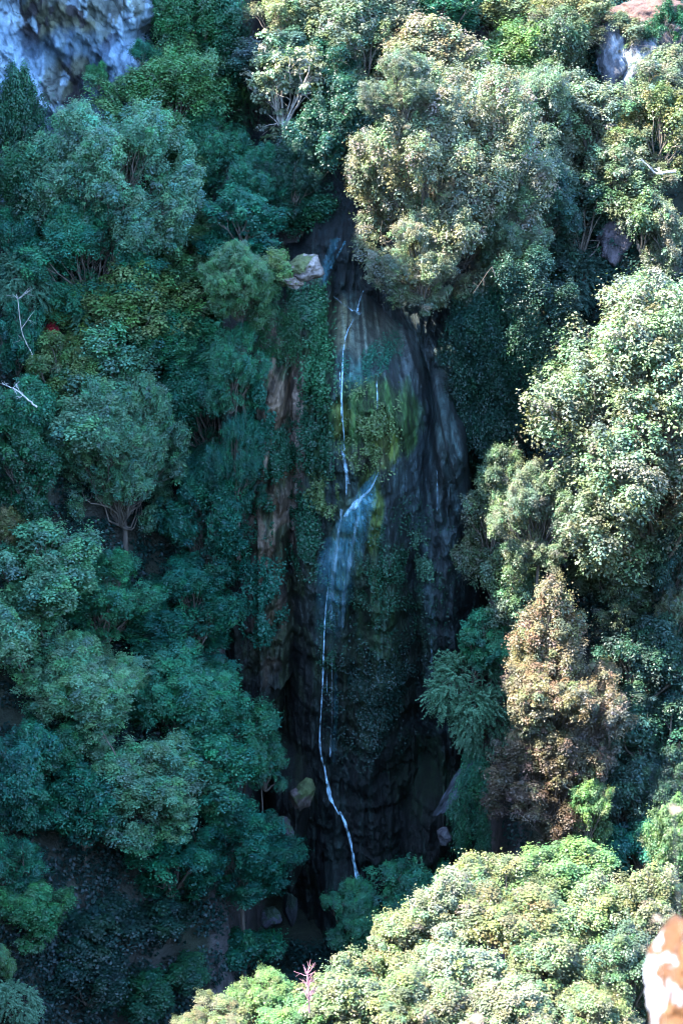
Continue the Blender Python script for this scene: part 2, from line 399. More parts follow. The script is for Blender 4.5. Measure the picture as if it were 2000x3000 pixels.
# ------------------------------------------------------------------ foliage generators
def leaves_to_mesh(name, P, Nn, L, W, tint, rng, mat=M_LEAF, fold=0.18):
    n = len(P)
    r = rng.normal(size=(n, 3)); a = norm(np.cross(Nn, r)); b = np.cross(Nn, a)
    L = L[:, None]; W = W[:, None]
    v0 = P - a * L * 0.5; v2 = P + a * L * 0.5
    up = Nn * (W * fold)
    v1 = P + b * W * 0.5 + a * L * 0.08 + up; v3 = P - b * W * 0.5 + a * L * 0.08 + up
    V = np.stack([v0, v1, v2, v3], 1).reshape(-1, 3)
    F = np.arange(4 * n).reshape(n, 4)
    return mesh_from(name, V, F, mat, np.repeat(tint, 4, axis=0))
def sph(rng, n, up=0.0):
    v = rng.normal(size=(n, 3)); v[:, 2] += up; return norm(v)
def crown_mesh(name, seed, leaf=0.06, nl=24000, nlobe=11, nclump=230, cr=(0.11, 0.2), shape='broad', flat=0.7, lw=0.72, droop=0.0):
    rng = np.random.default_rng(seed)
    lobes = []
    for k in range(nlobe):
        if shape == 'cone':
            t = (k + 0.5) / nlobe; zz = -0.85 + 1.75 * t; R = 0.78 * (1 - t) ** 0.75 * rng.uniform(0.55, 1.0); a = k * 2.4 + rng.uniform(-.5, .5)
            lobes.append((R * math.cos(a), R * math.sin(a), zz * 0.85, rng.uniform(0.24, 0.36) * (1.25 - 0.6 * t)))
        elif shape == 'curtain':
            a = rng.uniform(-1, 1); zz = rng.uniform(-0.85, 0.75)
            lobes.append((a * 0.6, rng.uniform(-.15, .15), zz, rng.uniform(0.26, 0.42)))
        else:
            d = sph(rng, 1, 0.3)[0]; R = rng.uniform(0.35, 0.80)
            lobes.append((d[0] * R, d[1] * R, d[2] * R * (1.0 if shape == 'broad' else 0.8), (0.56 - 0.32 * R) * rng.uniform(0.75, 1.15) * (0.55 if nlobe > 60 else 0.72 if nlobe > 30 else 1)))
    lobes = np.array(lobes)
    # clumps sit on the outside of the lobes
    w = lobes[:, 3] ** 2; li = rng.choice(len(lobes), nclump, p=w / w.sum())
    d = sph(rng, nclump, 0.25)
    lc_ = lobes[li, :3]; out = norm(lc_ + 1e-3)
    d = norm(d + out * 0.55)
    C = lc_ + d * (lobes[li, 3] * rng.uniform(0.55, 1.12, nclump))[:, None]
    R = rng.uniform(cr[0], cr[1], nclump)
    ctint = np.stack([rng.uniform(0.72, 1.25, nclump), rng.uniform(0.82, 1.2, nclump), rng.uniform(0.7, 1.15, nclump)], 1)
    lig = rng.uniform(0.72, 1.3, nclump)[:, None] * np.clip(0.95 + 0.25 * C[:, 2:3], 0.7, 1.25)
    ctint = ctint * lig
    wi = R ** 2; ci = rng.choice(nclump, nl, p=wi / wi.sum())
    v = sph(rng, nl, 0.75); rad = rng.uniform(0.45, 1.0, nl) ** 0.6
    off = v * rad[:, None] * R[ci][:, None]; off[:, 2] *= flat
    sh = norm(out * 0.7 + np.array([0, 0, 0.9]) + rng.normal(size=out.shape) * 0.35); el_ = rng.uniform(0.0, 1.5, nclump)[ci]
    off += sh[ci] * (np.sum(off * sh[ci], axis=1) * el_)[:, None]
    off[:, 2] -= droop * (off[:, 0] ** 2 + off[:, 1] ** 2) / R[ci]
    # spiky tips
    tip = rng.random(nl) < 0.20; off[tip] *= rng.uniform(1.1, 1.8, tip.sum())[:, None]
    P = C[ci] + off
    if shape == 'curtain': P[:, 1] *= 0.5
    Nn = norm(v * 0.65 + np.array([0, 0, 0.95]) + rng.normal(size=(nl, 3)) * 0.30)
    Ls = leaf * rng.uniform(0.6, 1.3, nl); Ws = Ls * lw * rng.uniform(0.8, 1.1, nl)
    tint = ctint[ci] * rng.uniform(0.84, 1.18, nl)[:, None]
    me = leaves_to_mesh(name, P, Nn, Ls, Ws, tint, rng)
    return me, lobes
def feather_mesh(name, seed, nl=36000, nlobe=12, nsp=800, leaf=0.048):
    """crown of arching sprays of narrow leaflets"""
    rng = np.random.default_rng(seed)
    lob = []
    for k in range(nlobe):
        d = sph(rng, 1, 0.4)[0]; R = rng.uniform(0.35, 0.62); lob.append((d[0] * R, d[1] * R, d[2] * R * .9, rng.uniform(.3, .42)))
    lob = np.array(lob); li = rng.integers(0, nlobe, nsp)
    d = norm(sph(rng, nsp, 0.5) + norm(lob[li, :3]) * 0.7)
    S = lob[li, :3] + d * (lob[li, 3] * rng.uniform(0.5, 1.0, nsp))[:, None]
    D = norm(d + rng.normal(size=(nsp, 3)) * 0.3); Ln = rng.uniform(0.18, 0.34, nsp)
    lig = rng.uniform(0.72, 1.3, nsp)
    si = rng.integers(0, nsp, nl); t = rng.random(nl)
    side = norm(np.cross(D[si], np.array([0, 0, 1.0]) + rng.normal(size=(nl, 3)) * 0.2))
    sg = np.where(rng.random(nl) < 0.5, -1, 1)[:, None]
    P = S[si] + D[si] * (t * Ln[si])[:, None] + side * sg * (leaf * 0.55 * (1 - 0.5 * t))[:, None]
    P[:, 2] -= 0.14 * t ** 2 + rng.uniform(-.01, .01, nl)
    Nn = norm(np.array([0, 0, 1.0]) + rng.normal(size=(nl, 3)) * 0.3 + D[si] * 0.25)
    a = norm(side * sg + D[si] * 0.5); b = norm(np.cross(Nn, a))
    Ls = (leaf * rng.uniform(0.7, 1.2, nl))[:, None]; Ws = Ls * 0.42
    V = np.stack([P - a * Ls * .5, P + b * Ws * .5, P + a * Ls * .5 - np.array([0, 0, 1]) * Ls * .15, P - b * Ws * .5], 1).reshape(-1, 3)
    tint = np.ones((nl, 3)) * lig[si][:, None] * rng.uniform(0.8, 1.25, nl)[:, None] * np.array([1, 1, 1.0])
    return mesh_from(name, V, np.arange(4 * nl).reshape(nl, 4), M_LEAF, np.repeat(tint, 4, axis=0)), lob
def tube(pts, rad, seg=7):
    pts = np.asarray(pts, float); n = len(pts)
    T = norm(np.gradient(pts, axis=0)); ref = np.array([0.3, 0.9, 0.1])
    A = norm(np.cross(T, ref)); B = np.cross(T, A)
    ang = np.linspace(0, 2 * math.pi, seg, endpoint=False)
    V = pts[:, None, :] + (A[:, None, :] * np.cos(ang)[None, :, None] + B[:, None, :] * np.sin(ang)[None, :, None]) * np.asarray(rad)[:, None, None]
    i = np.arange(n * seg).reshape(n, seg); i2 = np.roll(i, -1, axis=1)
    F = np.stack([i[:-1].ravel(), i2[:-1].ravel(), i2[1:].ravel(), i[1:].ravel()], 1)
    return V.reshape(-1, 3), F
def join(parts):
    V, F, o = [], [], 0
    for v, f in parts: V.append(v); F.append(f + o); o += len(v)
    return np.concatenate(V), np.concatenate(F)
def curve(rng, a, b, wob, n=7):
    t = np.linspace(0, 1, n)[:, None]; p = np.asarray(a) * (1 - t) + np.asarray(b) * t
    w = np.cumsum(rng.normal(size=(n, 3)), axis=0) * wob; w -= w[-1:] * t; w[0] = 0
    return p + w
def branch_mesh(name, seed, lobes, mat, r0=0.035, twigs=4, reach=1.0):
    rng = np.random.default_rng(seed); parts = []
    for lx, ly, lz, lr in lobes:
        p = curve(rng, (0, 0, -0.75), (lx * reach, ly * reach, lz * reach), 0.035)
        parts.append(tube(p, np.linspace(r0, r0 * 0.35, len(p))))
        for k in range(twigs):
            q = p[rng.integers(3, len(p))]; e = np.array([lx, ly, lz]) * reach + sph(rng, 1, .3)[0] * lr * 1.05
            parts.append(tube(curve(rng, q, e, 0.02, 5), np.linspace(r0 * 0.33, r0 * 0.1, 5), 4))
    V, F = join(parts); return mesh_from(name, V, F, mat, None, True)
def trunk_mesh(name, seed, mat):
    rng = np.random.default_rng(seed)
    p = curve(rng, (0, 0, -0.35), (0, 0, 1.0), 0.02, 10)
    r = np.interp(np.linspace(0, 1, 10), [0, .25, .35, 1], [1.8, 1.5, 1.15, 0.75])
    p2 = p.copy(); p2[:, :2] *= 1.0
    V, F = tube(p2 * np.array([1, 1, 1]), r * 0.05, 9)
    return mesh_from(name, V, F, mat, None, True)

PROTO = {}
def reg(kind, lst): PROTO[kind] = lst
def mk(kind, variants, fn, mat=M_BARK, **bk):
    out = []
    for s in variants:
        me, lob = fn(s)
        out.append((me, branch_mesh('branches', s + 500, lob, mat, **bk)))
    PROTO[kind] = out
mk('broad', (11, 12, 13, 14, 15), lambda s: crown_mesh('crown', s, leaf=0.050, nl=42000, nlobe=15, nclump=330, cr=(0.08, 0.17)))
mk('giant', (91, 92, 93, 94), lambda s: crown_mesh('crown', s, leaf=0.028, nl=120000, nlobe=34, nclump=1100, cr=(0.045, 0.10)), r0=0.017, reach=0.85)
mk('mega', (95, 96), lambda s: crown_mesh('crown', s, leaf=0.020, nl=230000, nlobe=64, nclump=2500, cr=(0.03, 0.068)), r0=0.013, reach=0.85, twigs=3)
mk('cone', (21, 22), lambda s: crown_mesh('crown', s, leaf=0.048, nl=34000, nlobe=18, nclump=360, cr=(0.08, 0.17), shape='cone'))
mk('bush', (31, 32, 33), lambda s: crown_mesh('crown', s, leaf=0.08, nl=16000, nlobe=8, nclump=120, cr=(0.14, 0.25), shape='bush'))
mk('feather', (41, 42, 43), lambda s: feather_mesh('crown', s))
mk('open', (51, 52), lambda s: crown_mesh('crown', s, leaf=0.048, nl=20000, nlobe=12, nclump=130, cr=(0.09, 0.16)), r0=0.024)
mk('sparse', (61,), lambda s: crown_mesh('crown', s, leaf=0.075, nl=6500, nlobe=12, nclump=90, cr=(0.10, 0.17), flat=0.45), mat=M_PALE, r0=0.03, twigs=6)
mk('curtain', (71, 72, 73), lambda s: crown_mesh('crown', s, leaf=0.048, nl=26000, nlobe=14, nclump=300, cr=(0.10, 0.19), shape='curtain', droop=0.5))
TRUNKS = {'bark': [trunk_mesh('trunk', 81, M_BARK), trunk_mesh('trunk', 82, M_BARK)], 'pale': [trunk_mesh('trunk', 83, M_PALE)]}

COLS = dict(D=(0.016, 0.060, 0.040), o=(0.064, 0.150, 0.062), g=(0.028, 0.118, 0.048), t=(0.030, 0.150, 0.078), d=(0.014, 0.072, 0.036), T=(0.014, 0.102, 0.062),  # D: very dark leaves, shade put into the crown colour
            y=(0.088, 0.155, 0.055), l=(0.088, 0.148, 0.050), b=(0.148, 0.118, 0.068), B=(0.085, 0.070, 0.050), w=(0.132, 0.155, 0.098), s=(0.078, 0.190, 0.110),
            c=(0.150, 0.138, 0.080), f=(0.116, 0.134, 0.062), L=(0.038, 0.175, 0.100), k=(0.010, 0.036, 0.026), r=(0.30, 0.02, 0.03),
            q=(0.070, 0.104, 0.058), S=(0.105, 0.130, 0.082), Q=(0.030, 0.068, 0.048))  # q, S, Q: muted copies for the sunlit side; t, s, T: teal for shade
K = 2000 / 1568.0
rngT = np.random.default_rng(2024)
TREES = []
exec_trees = None
def plant(x, y, w, h, kind, col, label, Yd=None, group=None, cat=None, name=None, dense=1.0):
    """x, y, w, h: where the crown stands in the picture and how large; it is put on the slope there"""
    px, py = x * K, y * K
    sc0 = TANV / 1500.0
    # first guess of distance from the slope, then the size in metres, then again
    hc = 3.0
    for it in range(3):
        if Yd is None: c = hit(px, py, hc)
        else: c = at(px, py, Yd)
        D = c[1] * CP - c[2] * SP
        rx = w * K * 0.5 * D * sc0; rz = h * K * 0.5 * D * sc0 * 1.04
        hc = rz * 1.0 + 0.9
    gz_ = float(H(c[0], c[1]))
    if c[2] - gz_ > rz * 2.2 + 2: gz_ = c[2] - rz * 2.2 - 2
    if c[2] - gz_ < rz * 0.5: gz_ = c[2] - rz * 1.05
    lean = None
    if Yd is not None and 112 < Yd < 126 and kind not in ('bush', 'curtain'):      # leans out from the slope behind it
        for dy in np.arange(1.0, 16.0, 0.5):
            if float(H(c[0], c[1] + dy)) > c[2] - rz * 0.9 - 0.25 * dy: lean = dy; break
        if lean: gz_ = float(H(c[0], c[1] + lean)) - 0.3
    isb = kind in ('bush', 'curtain') or rx < 1.3
    nm = name or ('bush' if kind == 'bush' else 'hanging_ivy' if kind == 'curtain' else 'tree')
    root = empty(nm, (c[0], c[1] + (lean or 0), gz_), label, cat or {'bush': 'bush', 'hanging_ivy': 'ivy'}.get(nm, 'tree'),
                 group or {'bush': 'bushes on the gorge slopes', 'hanging_ivy': 'ivy hanging on the cliffs'}.get(nm, 'trees on the gorge slopes'))
    root.rotation_euler[2] = 0 if (kind == 'curtain' or lean) else rngT.uniform(0, 6.28)
    v = PROTO[kind]; me, br = v[rngT.integers(0, len(v))]
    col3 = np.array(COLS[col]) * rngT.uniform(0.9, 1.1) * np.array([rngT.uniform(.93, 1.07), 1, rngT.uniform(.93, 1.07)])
    cz = c[2] - gz_
    ry = rx * rngT.uniform(0.9, 1.05)
    tilt = (rngT.uniform(-.12, .12), rngT.uniform(-.12, .12), 0)
    for n_, m_ in (('crown', me), ('branches', br))[:1 if kind == 'curtain' else 2]:
        o = bpy.data.objects.new(n_, m_); COL.objects.link(o); o.parent = root
        o.location = (0, -(lean or 0), cz); o.scale = (rx, ry, rz); o.rotation_euler = tilt
        o.color = (*col3, 1)
    if nm == 'tree' and lean:
        rg = np.random.default_rng(int(x * 3 + y)); pc = curve(rg, (0, 0, -.4), (0, -lean, cz - 0.25 * rz), 0.12, 9)
        V_, F_ = tube(pc, np.linspace(0.055 * rx + .06, 0.03 * rx + .03, 9), 8)
        link('trunk', mesh_from('trunk', V_, F_, M_BARK, None, True), root)
    elif nm == 'tree':
        tk = TRUNKS['pale' if kind in ('sparse', 'open') else 'bark']
        o = bpy.data.objects.new('trunk', tk[rngT.integers(0, len(tk))]); COL.objects.link(o); o.parent = root
        o.scale = (rx * 0.75, rx * 0.75, max(cz - 0.3 * rz, 0.6)); o.location = (0, 0, 0)
    return root

# ------------------------------------------------------------------ the trees, bushes and ivy: x, y, w, h, kind, colour, label [, depth]
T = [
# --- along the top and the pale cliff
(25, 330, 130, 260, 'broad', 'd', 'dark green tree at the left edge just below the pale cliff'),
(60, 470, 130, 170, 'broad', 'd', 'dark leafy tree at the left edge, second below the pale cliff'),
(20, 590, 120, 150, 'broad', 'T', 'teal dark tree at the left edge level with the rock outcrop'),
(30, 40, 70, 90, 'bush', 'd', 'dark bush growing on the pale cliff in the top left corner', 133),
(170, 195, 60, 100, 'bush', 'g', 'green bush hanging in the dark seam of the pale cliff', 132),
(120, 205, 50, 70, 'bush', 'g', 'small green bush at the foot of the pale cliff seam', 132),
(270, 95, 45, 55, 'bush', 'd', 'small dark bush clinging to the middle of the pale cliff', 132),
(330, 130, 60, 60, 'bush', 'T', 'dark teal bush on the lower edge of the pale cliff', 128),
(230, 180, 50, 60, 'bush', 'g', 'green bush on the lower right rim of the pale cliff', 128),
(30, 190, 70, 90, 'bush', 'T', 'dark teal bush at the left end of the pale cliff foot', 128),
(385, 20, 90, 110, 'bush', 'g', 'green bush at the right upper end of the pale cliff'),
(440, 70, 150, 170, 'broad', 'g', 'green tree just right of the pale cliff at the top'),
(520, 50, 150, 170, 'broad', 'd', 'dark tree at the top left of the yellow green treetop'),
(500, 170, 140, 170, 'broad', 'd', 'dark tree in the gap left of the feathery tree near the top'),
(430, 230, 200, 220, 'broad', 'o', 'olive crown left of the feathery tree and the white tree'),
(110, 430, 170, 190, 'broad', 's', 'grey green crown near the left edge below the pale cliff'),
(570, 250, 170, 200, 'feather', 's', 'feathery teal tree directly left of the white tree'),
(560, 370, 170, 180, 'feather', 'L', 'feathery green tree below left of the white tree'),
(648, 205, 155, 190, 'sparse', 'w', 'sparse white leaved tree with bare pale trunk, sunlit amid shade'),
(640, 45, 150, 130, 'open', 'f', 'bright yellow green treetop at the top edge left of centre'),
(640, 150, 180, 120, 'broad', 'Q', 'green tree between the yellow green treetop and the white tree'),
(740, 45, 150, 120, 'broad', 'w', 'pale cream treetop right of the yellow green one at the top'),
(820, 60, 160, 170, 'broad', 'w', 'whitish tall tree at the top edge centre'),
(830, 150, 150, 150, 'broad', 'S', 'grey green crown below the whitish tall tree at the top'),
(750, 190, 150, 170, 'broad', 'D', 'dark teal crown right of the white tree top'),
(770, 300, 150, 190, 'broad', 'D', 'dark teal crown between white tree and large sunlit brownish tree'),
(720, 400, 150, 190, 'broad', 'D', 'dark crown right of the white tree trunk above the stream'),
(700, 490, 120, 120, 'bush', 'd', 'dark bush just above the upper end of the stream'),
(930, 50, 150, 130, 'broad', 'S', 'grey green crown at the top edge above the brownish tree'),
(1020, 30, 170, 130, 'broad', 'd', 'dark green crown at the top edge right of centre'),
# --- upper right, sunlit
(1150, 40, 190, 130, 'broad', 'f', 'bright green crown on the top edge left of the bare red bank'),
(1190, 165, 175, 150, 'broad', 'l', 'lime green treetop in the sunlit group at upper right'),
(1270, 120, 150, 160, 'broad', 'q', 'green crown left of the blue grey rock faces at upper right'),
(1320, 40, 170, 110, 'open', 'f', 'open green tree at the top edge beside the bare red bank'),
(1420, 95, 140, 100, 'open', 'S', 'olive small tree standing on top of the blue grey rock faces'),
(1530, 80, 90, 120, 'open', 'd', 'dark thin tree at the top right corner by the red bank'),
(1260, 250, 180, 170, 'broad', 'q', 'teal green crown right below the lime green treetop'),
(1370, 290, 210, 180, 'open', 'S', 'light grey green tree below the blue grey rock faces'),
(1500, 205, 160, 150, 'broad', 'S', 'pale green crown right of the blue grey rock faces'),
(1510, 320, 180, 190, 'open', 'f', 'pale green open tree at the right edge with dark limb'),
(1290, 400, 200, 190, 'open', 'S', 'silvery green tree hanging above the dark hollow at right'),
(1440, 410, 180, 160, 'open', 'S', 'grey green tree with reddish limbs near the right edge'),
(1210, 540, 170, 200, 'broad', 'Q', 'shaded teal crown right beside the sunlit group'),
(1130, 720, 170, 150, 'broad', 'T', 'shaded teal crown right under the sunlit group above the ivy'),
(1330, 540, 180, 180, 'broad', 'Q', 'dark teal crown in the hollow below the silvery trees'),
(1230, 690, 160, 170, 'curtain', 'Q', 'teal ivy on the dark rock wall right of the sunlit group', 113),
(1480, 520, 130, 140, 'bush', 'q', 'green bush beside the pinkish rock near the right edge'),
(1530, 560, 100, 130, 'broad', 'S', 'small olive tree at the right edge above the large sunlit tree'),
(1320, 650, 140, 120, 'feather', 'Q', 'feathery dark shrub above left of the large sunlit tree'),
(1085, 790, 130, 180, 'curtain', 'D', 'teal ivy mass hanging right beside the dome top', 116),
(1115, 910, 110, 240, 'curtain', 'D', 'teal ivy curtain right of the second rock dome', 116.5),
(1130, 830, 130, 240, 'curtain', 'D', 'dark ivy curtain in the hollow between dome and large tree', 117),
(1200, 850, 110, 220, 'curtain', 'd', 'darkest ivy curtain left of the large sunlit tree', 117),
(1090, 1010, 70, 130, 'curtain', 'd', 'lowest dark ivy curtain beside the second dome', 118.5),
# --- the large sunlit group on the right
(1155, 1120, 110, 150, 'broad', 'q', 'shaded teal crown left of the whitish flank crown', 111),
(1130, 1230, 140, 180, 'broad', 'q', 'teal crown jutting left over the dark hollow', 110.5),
(1160, 1370, 150, 190, 'broad', 'q', 'teal crown between the dark hollow and the brown treetop', 109),
(1550, 1430, 80, 130, 'broad', 'w', 'small pale sunlit crown on the right edge by the brown tree'),
# --- brown tree and around
(1330, 1790, 200, 190, 'broad', 'B', 'dull dark brown crown above the small bright green bush'),
(1075, 1575, 180, 165, 'feather', 's', 'feathery light teal tree left of the brown crowns', 108),
(1110, 1480, 130, 120, 'broad', 't', 'teal crown above the feathery light teal tree', 108.5),
(1110, 1660, 130, 140, 'feather', 's', 'feathery crown with reddish tips left of the dull brown crown', 107),
(1085, 1840, 90, 200, 'curtain', 't', 'ivy mass right of the pale sloping slab at lower right', 106),
(1352, 1880, 95, 140, 'broad', 'l', 'small bright green crown right of the dull brown crowns', 99),
(1480, 1540, 180, 200, 'broad', 'Q', 'dark teal crown right of the golden brown crown'),
(1500, 1700, 190, 200, 'broad', 'Q', 'dark teal crown at the right edge level with the dull brown crown'),
(1440, 1830, 160, 190, 'broad', 'Q', 'dark teal crown right of the small bright green crown'),
(1530, 1820, 110, 170, 'broad', 'Q', 'darkest teal crown on the right edge above the foreground'),
(1470, 1960, 160, 150, 'broad', 'T', 'dark teal crown just behind the foreground treetops at right'),
(935, 1960, 200, 160, 'feather', 'L', 'feathery teal tree at the foot of the cliff right of the stream'),
(885, 2060, 150, 130, 'broad', 'L', 'teal crown at the foot of the cliff beside the end of the stream'),
(800, 2110, 110, 130, 'broad', 't', 'small teal crown at the dark gorge bottom'),
(960, 2060, 150, 150, 'broad', 't', 'shaded teal crown touching the foreground treetops'),
# --- middle left
(600, 560, 200, 130, 'broad', 'y', 'yellow green crown resting on the pale rock outcrop'),
(650, 620, 80, 80, 'bush', 'l', 'bright bush on top of the pale rock outcrop', 113.5),
(60, 640, 130, 160, 'feather', 's', 'feathery pale teal tree at the left edge with thin white trunk'),
(165, 715, 100, 80, 'bush', 'y', 'small yellow green bush just above the red leaved bush'),
(115, 762, 34, 36, 'bush', 'r', 'tiny bright red leaved bush on the left slope'),
(230, 760, 170, 120, 'feather', 's', 'grey feathery shrub right of the red leaved bush'),
(620, 740, 110, 160, 'curtain', 'g', 'green ivy on the rock left of the stream', 114),
(130, 860, 150, 150, 'broad', 'l', 'bright light green crown above the white dead branch'),
(40, 790, 110, 150, 'broad', 'T', 'dark teal crown at the left edge beside the red leaved bush'),
(50, 970, 150, 170, 'broad', 't', 'teal crown below the white dead branch at the left edge'),
(60, 1110, 150, 190, 'broad', 'd', 'dark green crown at the left edge beside the pale teal crown'),
(20, 1230, 80, 100, 'broad', 'f', 'small pale crown on the left edge'),
(90, 1330, 230, 200, 'broad', 's', 'bluish pale crown, upper one at the left edge'),
(55, 1470, 190, 190, 'broad', 's', 'bluish pale crown, lower one at the left edge'),
(600, 1760, 110, 150, 'broad', 't', 'small teal crown left of the hanging boulder', 107.5),
(120, 1720, 150, 130, 'broad', 'd', 'dark crown in the black gap at the lower left'),
(60, 1790, 150, 190, 'broad', 'T', 'dark teal crown at the left edge below the black gap'),
(85, 2100, 150, 130, 'broad', 'g', 'round dark green crown near the lower left corner'),
(30, 2000, 120, 130, 'broad', 'T', 'dark teal crown on the left edge above the round one'),
(30, 2310, 110, 110, 'feather', 's', 'pale feathery bush in the lower left corner'),
(10, 2210, 60, 90, 'bush', 'o', 'olive bush on the left edge near the bottom'),
(240, 2160, 170, 110, 'bush', 'k', 'very dark bush on the gorge floor right of the round crown'),
(200, 2270, 150, 110, 'bush', 'k', 'very dark bush at the bottom edge on the left'),
(380, 2120, 150, 110, 'bush', 'k', 'very dark bush on the gorge floor below the teal crowns'),
(420, 2240, 110, 80, 'bush', 'd', 'dark green bush on the gorge floor near the bottom edge'),
(560, 2180, 130, 110, 'bush', 'T', 'bluish dark bush on the gorge floor by the sunlit treetops'),
(320, 2300, 130, 100, 'bush', 'd', 'dark bush at the bottom edge left of the sunlit treetops'),
# --- the great crowns of the left slope
(590, 440, 170, 200, 'giant', 'T', 'large shaded crown under the white tree, left of its trunk base', 122.5),
(560, 530, 170, 120, 'broad', 'T', 'shaded teal crown just above the yellow green crown on the outcrop', 119.5),
(680, 420, 150, 190, 'giant', 'D', 'large very dark crown above the upper end of the stream', 122.5),
(1215, 310, 250, 270, 'giant', 'S', 'large sunlit grey green crown right of the silvery open tree', 124),
(1230, 470, 220, 240, 'giant', 'Q', 'large shaded crown in the hollow right of the sunlit group', 121),
(350, 285, 380, 300, 'giant', 'o', 'huge olive green crown directly below the pale cliff'),
(490, 370, 220, 250, 'giant', 't', 'large teal crown left of the white tree trunk'),
(215, 600, 320, 270, 'giant', 'L', 'large pale teal crown on the left slope above the red bush'),
(450, 620, 330, 270, 'giant', 'o', 'large olive crown left below the pale rock outcrop'),
(300, 735, 240, 200, 'broad', 'l', 'bright green crown right of the tiny red branch'),
(400, 810, 290, 240, 'giant', 't', 'large teal crown left of the dry brown wall top'),
(545, 745, 180, 200, 'broad', 'y', 'yellow green crown beside the dry brown rock wall'),
(250, 880, 240, 190, 'broad', 's', 'blue grey crown below the leaning bare trunk'),
(488, 960, 275, 320, 'giant', 'T', 'large dark teal crown left of the middle of the brown wall'),
(180, 960, 230, 180, 'broad', 's', 'pale grey teal crown right of the white dead branch'),
(480, 1215, 265, 300, 'giant', 'T', 'large dark teal crown beside the foot of the brown wall'),
(240, 1390, 250, 230, 'giant', 't', 'large teal crown right of the bluish pale crowns'),
(430, 1420, 290, 250, 'giant', 'T', 'large dark teal crown left of the black gorge hollow'),
(200, 1590, 300, 250, 'giant', 's', 'wide grey teal crown above the black gap at left'),
(420, 1600, 310, 260, 'giant', 't', 'large green crown in the lower middle of the left slope'),
(560, 1690, 180, 180, 'broad', 't', 'green crown reaching right towards the falling stream', 108.5),
(330, 1820, 330, 270, 'giant', 's', 'broad pale olive crown in the lower left quarter'),
(480, 1790, 230, 190, 'broad', 't', 'teal crown right of the broad pale olive crown'),
(550, 1960, 260, 240, 'giant', 'T', 'large teal crown above the black gorge bottom', 105.5),
(390, 1990, 220, 160, 'broad', 'T', 'dark teal crown below the broad pale olive crown'),
(190, 1860, 180, 190, 'broad', 'T', 'dull teal crown between the black gap and the olive crown'),
(265, 450, 440, 480, 'mega', 's', 'enormous light green crown in the middle of the upper left slope'),
(275, 1050, 330, 440, 'mega', 's', 'enormous pale teal crown on the left slope level with the water fan'),
(555, 660, 190, 200, 'giant', 'o', 'large olive crown just below the yellow green crown on the outcrop', 113),
(540, 860, 150, 220, 'giant', 't', 'tall teal crown overlapping the top left of the brown wall', 112.5),
(545, 1080, 140, 240, 'giant', 'T', 'tall dark teal crown overlapping the middle left of the brown wall', 112.3),
# --- the great sunlit crowns of the right
(985, 150, 210, 170, 'broad', 'c', 'brownish cream treetop, highest of the big sunlit group'),
(1075, 230, 190, 190, 'open', 'w', 'silvery open tree with pale twigs below the lime green treetop'),
(870, 430, 150, 170, 'broad', 'f', 'yellow green crown at the far left tip of the sunlit group'),
(965, 615, 230, 230, 'giant', 'w', 'lowest sunlit crown that droops towards the dome top', 115.5),
(1240, 1200, 210, 260, 'giant', 'S', 'large sun flecked crown above the brown treetop', 107.5),
(1430, 1300, 270, 300, 'giant', 'q', 'large shaded green crown right behind the brown treetop'),
(1540, 1300, 110, 200, 'broad', 'Q', 'dark teal crown at the right edge beside the brown tree'),
(1262, 1445, 160, 200, 'cone', 'b', 'golden brown pointed treetop, sunlit, in the lower right', 103),
(1275, 1610, 290, 280, 'giant', 'b', 'large golden brown crown below the pointed brown treetop', 102),
(1250, 1810, 290, 290, 'giant', 'B', 'large dull brown crown left of the small bright green crown', 101),
(1390, 1690, 130, 170, 'broad', 'B', 'small dull brown crown at the right side of the brown group', 101),
(1535, 985, 760, 860, 'mega', 'w', 'enormous rounded sunlit crown filling the right edge, largest tree in the picture', 108.5),
(1025, 435, 500, 650, 'mega', 'w', 'enormous sunlit crown overhanging the top of the fall at upper right', 118.5),
(925, 225, 190, 190, 'giant', 'S', 'pale sage crown at the upper left shoulder of the sunlit group', 116.5),
(1170, 560, 170, 240, 'giant', 'q', 'olive crown at the lower right of the overhanging sunlit crown', 117.0),
# --- foreground, sunlit
(1130, 2020, 170, 130, 'broad', 'f', 'sunlit crown at the top left of the foreground group', 76),
(1300, 2010, 200, 140, 'broad', 'y', 'yellowest sunlit crown at the top of the foreground group', 77),
(1040, 2080, 170, 150, 'broad', 'w', 'whitish sunlit crown at the left shoulder of the foreground group', 74),
(1200, 2110, 220, 170, 'broad', 'f', 'sunlit crown in the middle of the foreground group', 73),
(1380, 2120, 200, 170, 'broad', 'f', 'sunlit crown in the right part of the foreground group', 73),
(1545, 1930, 120, 200, 'broad', 'y', 'tall sunlit crown at the right edge of the foreground group', 76),
(1500, 2080, 170, 170, 'broad', 'f', 'sunlit crown left of the blurred lichen rock top', 72),
(930, 2170, 170, 150, 'broad', 'f', 'sunlit crown beside the black gorge bottom', 73),
(1060, 2210, 210, 170, 'broad', 'w', 'pale sunlit crown in the lower middle of the foreground', 71),
(1280, 2240, 220, 180, 'broad', 'f', 'sunlit crown with dark gaps in the lower foreground', 70),
(1440, 2230, 170, 180, 'broad', 'q', 'olive sunlit crown left of the blurred lichen rock', 68),
(820, 2270, 190, 160, 'broad', 'f', 'sunlit crown right of the pink bare bush', 71),
(960, 2320, 200, 150, 'broad', 'f', 'sunlit crown on the bottom edge in the middle', 68),
(1160, 2340, 220, 150, 'broad', 'w', 'pale sunlit crown on the bottom edge right of the middle', 67),
(1370, 2350, 180, 150, 'broad', 'f', 'sunlit crown on the bottom edge next to the lichen rock', 66),
(610, 2270, 130, 110, 'broad', 'y', 'small yellow green crown left of the pink bare bush', 72),
(680, 2340, 150, 90, 'broad', 'y', 'low sunlit crown under the pink bare bush', 70),
